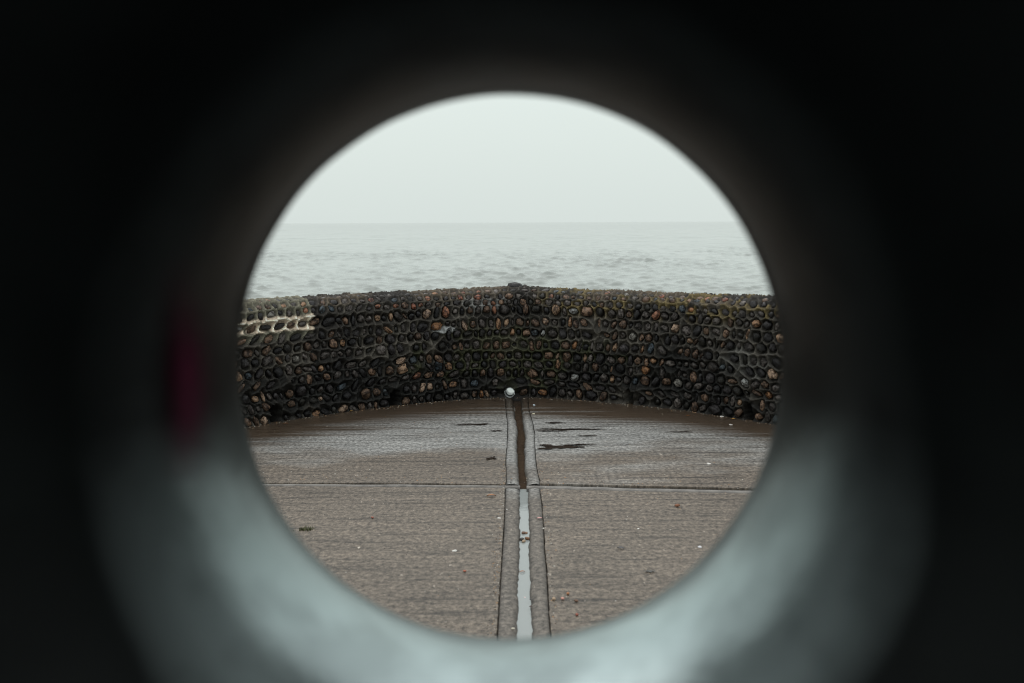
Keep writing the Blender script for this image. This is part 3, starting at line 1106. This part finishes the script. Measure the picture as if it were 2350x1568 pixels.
def pebble_mesh(seed, mat, flat=0.6):
    r = random.Random(seed); bm = bmesh.new()
    bmesh.ops.create_icosphere(bm, subdivisions=2, radius=1.0)
    ph = [r.uniform(0, 6) for _ in range(3)]
    for v_ in bm.verts:
        f = 1 + 0.13 * math.sin(2.1 * v_.co.x + ph[0]) + 0.1 * math.sin(2.7 * v_.co.y + ph[1])
        v_.co *= f; v_.co.z *= flat
    me = bpy.data.meshes.new('pebble'); bm.to_mesh(me); bm.free()
    me.polygons.foreach_set('use_smooth', np.ones(len(me.polygons), dtype=bool)); me.materials.append(mat)
    return me


def chip_mesh(seed, mat):
    """angular shell or stone chip"""
    r = random.Random(seed); n = 7
    pts = [(math.cos(k_ * 6.283 / n) * r.uniform(.6, 1.1), math.sin(k_ * 6.283 / n) * r.uniform(.6, 1.1)) for k_ in range(n)]
    V = [(x, y, 0.0) for x, y in pts] + [(x * .75, y * .75, 0.28 + 0.1 * x) for x, y in pts]
    Fc = [tuple(range(n, 2 * n))] + [(k_, (k_ + 1) % n, n + (k_ + 1) % n, n + k_) for k_ in range(n)]
    return mesh_np('chip', V, Fc, mat, False)


def leaf_mesh(seed, mat):
    """curled leaf with a raised midrib"""
    V, Fc = [], []
    n = 9
    for k_ in range(n):
        t = k_ / (n - 1); w_ = 0.42 * math.sin(math.pi * min(1, t * 1.04)) ** 0.8 + 0.02
        z = 0.10 + 0.22 * math.sin(t * 3.0)
        V += [(2 * t - 1, -w_, z + 0.16), (2 * t - 1, 0, z - 0.04), (2 * t - 1, w_, z + 0.12)]
    for k_ in range(n - 1):
        for q in (0, 1):
            a = k_ * 3 + q; Fc.append((a, a + 3, a + 4, a + 1))
    return mesh_np('leaf', V, Fc, mat)


def put(kind, name, px, size, col, label, cat, z=0.0, rot=None, group=None):
    p = ground(px[0], px[1], z)
    seed = int(px[0] * 7 + px[1])
    mat = lit_mat(col)
    me = {'pebble': pebble_mesh, 'chip': chip_mesh, 'leaf': leaf_mesh}[kind](seed, mat)
    o = link(bpy.data.objects.new(name, me))
    lift = size * 0.45 if kind == 'pebble' else 0.001
    o.location = (p.x, p.y, z + lift)
    size *= 0.62
    o.scale = (size, size * (0.8 if kind != 'leaf' else 1), size)
    o.rotation_euler = (0, 0, rot if rot is not None else random.uniform(0, 6.28))
    tag(o, label, cat, group)


ORANGE, BROWN, TAN, WHITE, PINK, DARK, RED = (0.34, 0.14, 0.05), (0.13, 0.065, 0.035), (0.36, 0.26, 0.17), (0.72, 0.70, 0.66), (0.72, 0.38, 0.36), (0.03, 0.026, 0.022), (0.26, 0.08, 0.05)
WZ = -0.020
put('pebble', 'pebble', c6(541, 517), 0.017, BROWN, 'brown pebble in the gutter water, just beyond the pebble clump', 'pebble', WZ)
put('pebble', 'pebble', c6(563, 515), 0.013, (0.22, 0.11, 0.05), 'small orange-brown pebble beside a brown one beyond the gutter clump', 'pebble', WZ)
put('pebble', 'pebble', c6(524, 580), 0.020, DARK, 'black pebble at the left of the clump blocking the gutter', 'pebble', WZ)
put('pebble', 'pebble', c6(577, 573), 0.021, (0.16, 0.07, 0.025), 'rusty brown pebble at the right of the clump blocking the gutter', 'pebble', WZ)
put('pebble', 'pebble', c6(540, 598), 0.018, TAN, 'tan pebble at the near side of the clump blocking the gutter', 'pebble', WZ)
put('leaf', 'leaf', c6(527, 878), 0.020, (0.30, 0.12, 0.05), 'small brown leaf floating in the gutter water', 'leaf', -0.0163, 0.2)
put('chip', 'shell', c6(558, 1123), 0.015, (0.55, 0.42, 0.40), 'pale pinkish shell in the near gutter water', 'shell', WZ)
put('chip', 'shell', c6(536, 1122), 0.011, WHITE, 'tiny white shell beside the pinkish shell in the gutter', 'shell', WZ)
put('chip', 'shell', c6(612, 1138), 0.014, DARK, 'dark mussel shell on the gutter edge, right of the pale shells', 'shell', -0.004)
put('chip', 'shell', c6(608, 1203), 0.012, (0.05, 0.03, 0.025), 'dark shell chip on the gutter edge, nearest the sculpture', 'shell', -0.004)
put('leaf', 'petal', c6(692, 372), 0.024, PINK, 'pink petal on the right gutter edge', 'petal', -0.002, 0.1)
put('chip', 'chip', c6(310, 366), 0.018, WHITE, 'white chip on the near left slab, close to the gutter edge', 'chip')
put('leaf', 'twig', c6(233, 160), 0.040, ORANGE, 'orange sliver of bark on the left slab just before the joint', 'twig', 0, 0.05)
put('chip', 'chip', c6(382, 283), 0.011, WHITE, 'tiny white chip on the left gutter edge', 'chip', -0.003)
put('chip', 'chip', c6(440, 1413), 0.013, (0.6, 0.56, 0.45), 'cream chip on the left gutter edge, nearest the sculpture', 'chip', -0.003)
put('chip', 'chip', c6(728, 463), 0.012, (0.6, 0.58, 0.52), 'pale chip on the right gutter seam behind the pink petal', 'chip', 0)
put('pebble', 'pebble', c8(890, 665), 0.022, (0.20, 0.075, 0.03), 'lone rusty pebble on the right slab just before the joint', 'pebble')
put('pebble', 'pebble', c8(125, 1240), 0.014, TAN, 'tan pebble, leftmost of the litter by the right gutter seam', 'pebble')
put('pebble', 'pebble', c8(182, 1238), 0.013, (0.5, 0.25, 0.2), 'pinkish pebble between tan and orange ones on the right slab', 'pebble')
put('pebble', 'pebble', c8(215, 1205), 0.012, ORANGE, 'small orange pebble, farthest of the litter by the right gutter seam', 'pebble')
put('pebble', 'pebble', c8(266, 1252), 0.013, BROWN, 'brown pebble, rightmost of the litter by the right gutter seam', 'pebble')
put('pebble', 'pebble', c8(270, 1336), 0.012, RED, 'red pebble on the right slab, nearest the sculpture', 'pebble')
put('chip', 'chip', c8(1085, 397), 0.026, WHITE, 'white chip lying on the far right slab', 'chip')
put('chip', 'chip', c8(650, 800), 0.012, WHITE, 'small white chip in the middle of the near right slab', 'chip')
put('leaf', 'leaf', c8(540, 922), 0.026, (0.045, 0.05, 0.06), 'blackish wet leaf flat on the near right slab', 'leaf', 0, 2.8)
put('chip', 'chip', c8(1030, 912), 0.020, (0.6, 0.6, 0.62), 'pale chip on the near right slab against the sculpture rim', 'chip')
put('leaf', 'leaf', c4(605, 1362), 0.028, ORANGE, 'orange leaf scrap by the foot of the right-hand wall', 'leaf', 0, 0.1)
put('leaf', 'leaf', c4(1050, 1395), 0.032, (0.62, 0.33, 0.08), 'yellow-orange leaf scrap by the right weep hole', 'leaf', 0, 0.3)
put('chip', 'chip', c4(935, 1367), 0.026, WHITE, 'white chip at the foot of the right-hand wall', 'chip')
put('chip', 'chip', c4(1020, 1447), 0.024, (0.62, 0.6, 0.56), 'flat cream chip out from the right-hand wall', 'chip')
put('leaf', 'leaf', c1(550, 1440), 0.030, ORANGE, 'orange leaf scrap on the floor beside the left weep hole', 'leaf', 0, 0.1)
put('leaf', 'leaf', c1(1195, 1318), 0.026, (0.6, 0.36, 0.10), 'yellow leaf scrap at the foot of the left-hand wall', 'leaf', 0, 0.2)
put('chip', 'chip', c3(270, 1255), 0.024, (0.5, 0.6, 0.66), 'bluish white chip on the wet slab right of the drain pipe', 'chip')
put('chip', 'chip', c3(265, 1340), 0.022, (0.6, 0.56, 0.4), 'cream chip in front of the bluish one on the far right slab', 'chip')
put('chip', 'chip', c7(1295, 937), 0.022, WHITE, 'long white chip alone on the near left slab', 'chip', 0, 0.0)
put('pebble', 'pebble', c7(787, 735), 0.013, RED, 'red pebble in the middle of the near left slab', 'pebble')
put('chip', 'chip', c7(703, 918), 0.016, (0.5, 0.45, 0.38), 'tan disc-like chip on the near left slab', 'chip')
put('pebble', 'pebble', c7(1358, 1067), 0.012, (0.35, 0.1, 0.05), 'small red-brown pebble near the left gutter seam', 'pebble')

# moss tuft in the near left slab
g0 = ground(*c7(375, 805))
V, Fc = [], []
for q in range(60):
    x, y = g0.x + random.gauss(0, 0.022), g0.y + random.gauss(0, 0.012)
    a = random.uniform(0, 6.28); l_ = random.uniform(0.008, 0.018); b0 = len(V)
    V += [(x - 0.003 * math.sin(a), y + 0.003 * math.cos(a), 0), (x + 0.003 * math.sin(a), y - 0.003 * math.cos(a), 0), (x + l_ * 0.6 * math.cos(a), y + l_ * 0.6 * math.sin(a), l_)]
    Fc.append((b0, b0 + 1, b0 + 2))
o = link(bpy.data.objects.new('moss_tuft', mesh_np('moss_tuft', V, Fc, lit_mat((0.07, 0.075, 0.03), 0.8), False)))
tag(o, 'small olive moss tuft on the near left slab beside the rim', 'moss')

# grit washed along the seams, the joint and the foot of the wall: too fine to count
V, Fc, Cc = [], [], []
def speck(x, y, z, r_):
    b0 = len(V); a = random.uniform(0, 6.28)
    for k_ in range(4):
        V.append((x + r_ * math.cos(a + k_ * 1.57) * random.uniform(.7, 1.2), y + r_ * math.sin(a + k_ * 1.57) * random.uniform(.7, 1.2), z))
    V.append((x, y, z + r_ * 0.8))
    for k_ in range(4): Fc.append((b0 + k_, b0 + (k_ + 1) % 4, b0 + 4))
    c_ = random.choice(((0.22, 0.15, 0.09), (0.30, 0.26, 0.20), (0.10, 0.07, 0.05), (0.32, 0.19, 0.10), (0.40, 0.38, 0.34), (0.05, 0.045, 0.04), (0.06, 0.05, 0.04)))
    Cc.extend([c_] * 5)


for q in range(420):
    y = random.uniform(3.0, 5.8)
    if q % 3: speck(float(np.interp(y, *seamL)) - abs(random.gauss(0, 0.018)) - 0.004, y, 0.0, random.uniform(0.002, 0.005))
    else: speck(float(np.interp(y, *seamR)) + abs(random.gauss(0, 0.03)) + 0.004, y, 0.0, random.uniform(0.002, 0.005))
for q in range(500):
    x = random.uniform(-1.9, 1.9); speck(x, wallx(x) - 0.05 - abs(random.gauss(0, 0.05)), 0.0, random.uniform(0.002, 0.006))
for q in range(260):
    x = random.uniform(-1.9, 1.7); speck(x, yj(x) + abs(random.gauss(0, 0.10)), 0.0, random.uniform(0.002, 0.006))
for q in range(700):
    x = random.uniform(-1.9, 1.9); y = random.uniform(3.0, 7.2)
    if y < wallx(x) - 0.1 and abs(x) > 0.16: speck(x, y, 0.0, random.uniform(0.0015, 0.0045))
m = NT('grit'); m.set(Base_Color=m.n('Attribute', attribute_name='Col').outputs['Color'], Roughness=0.6)
me = mesh_np('grit', V, Fc, m.m, False); set_color(me, np.array(Cc))
o = link(bpy.data.objects.new('grit', me)); o['kind'] = 'stuff'
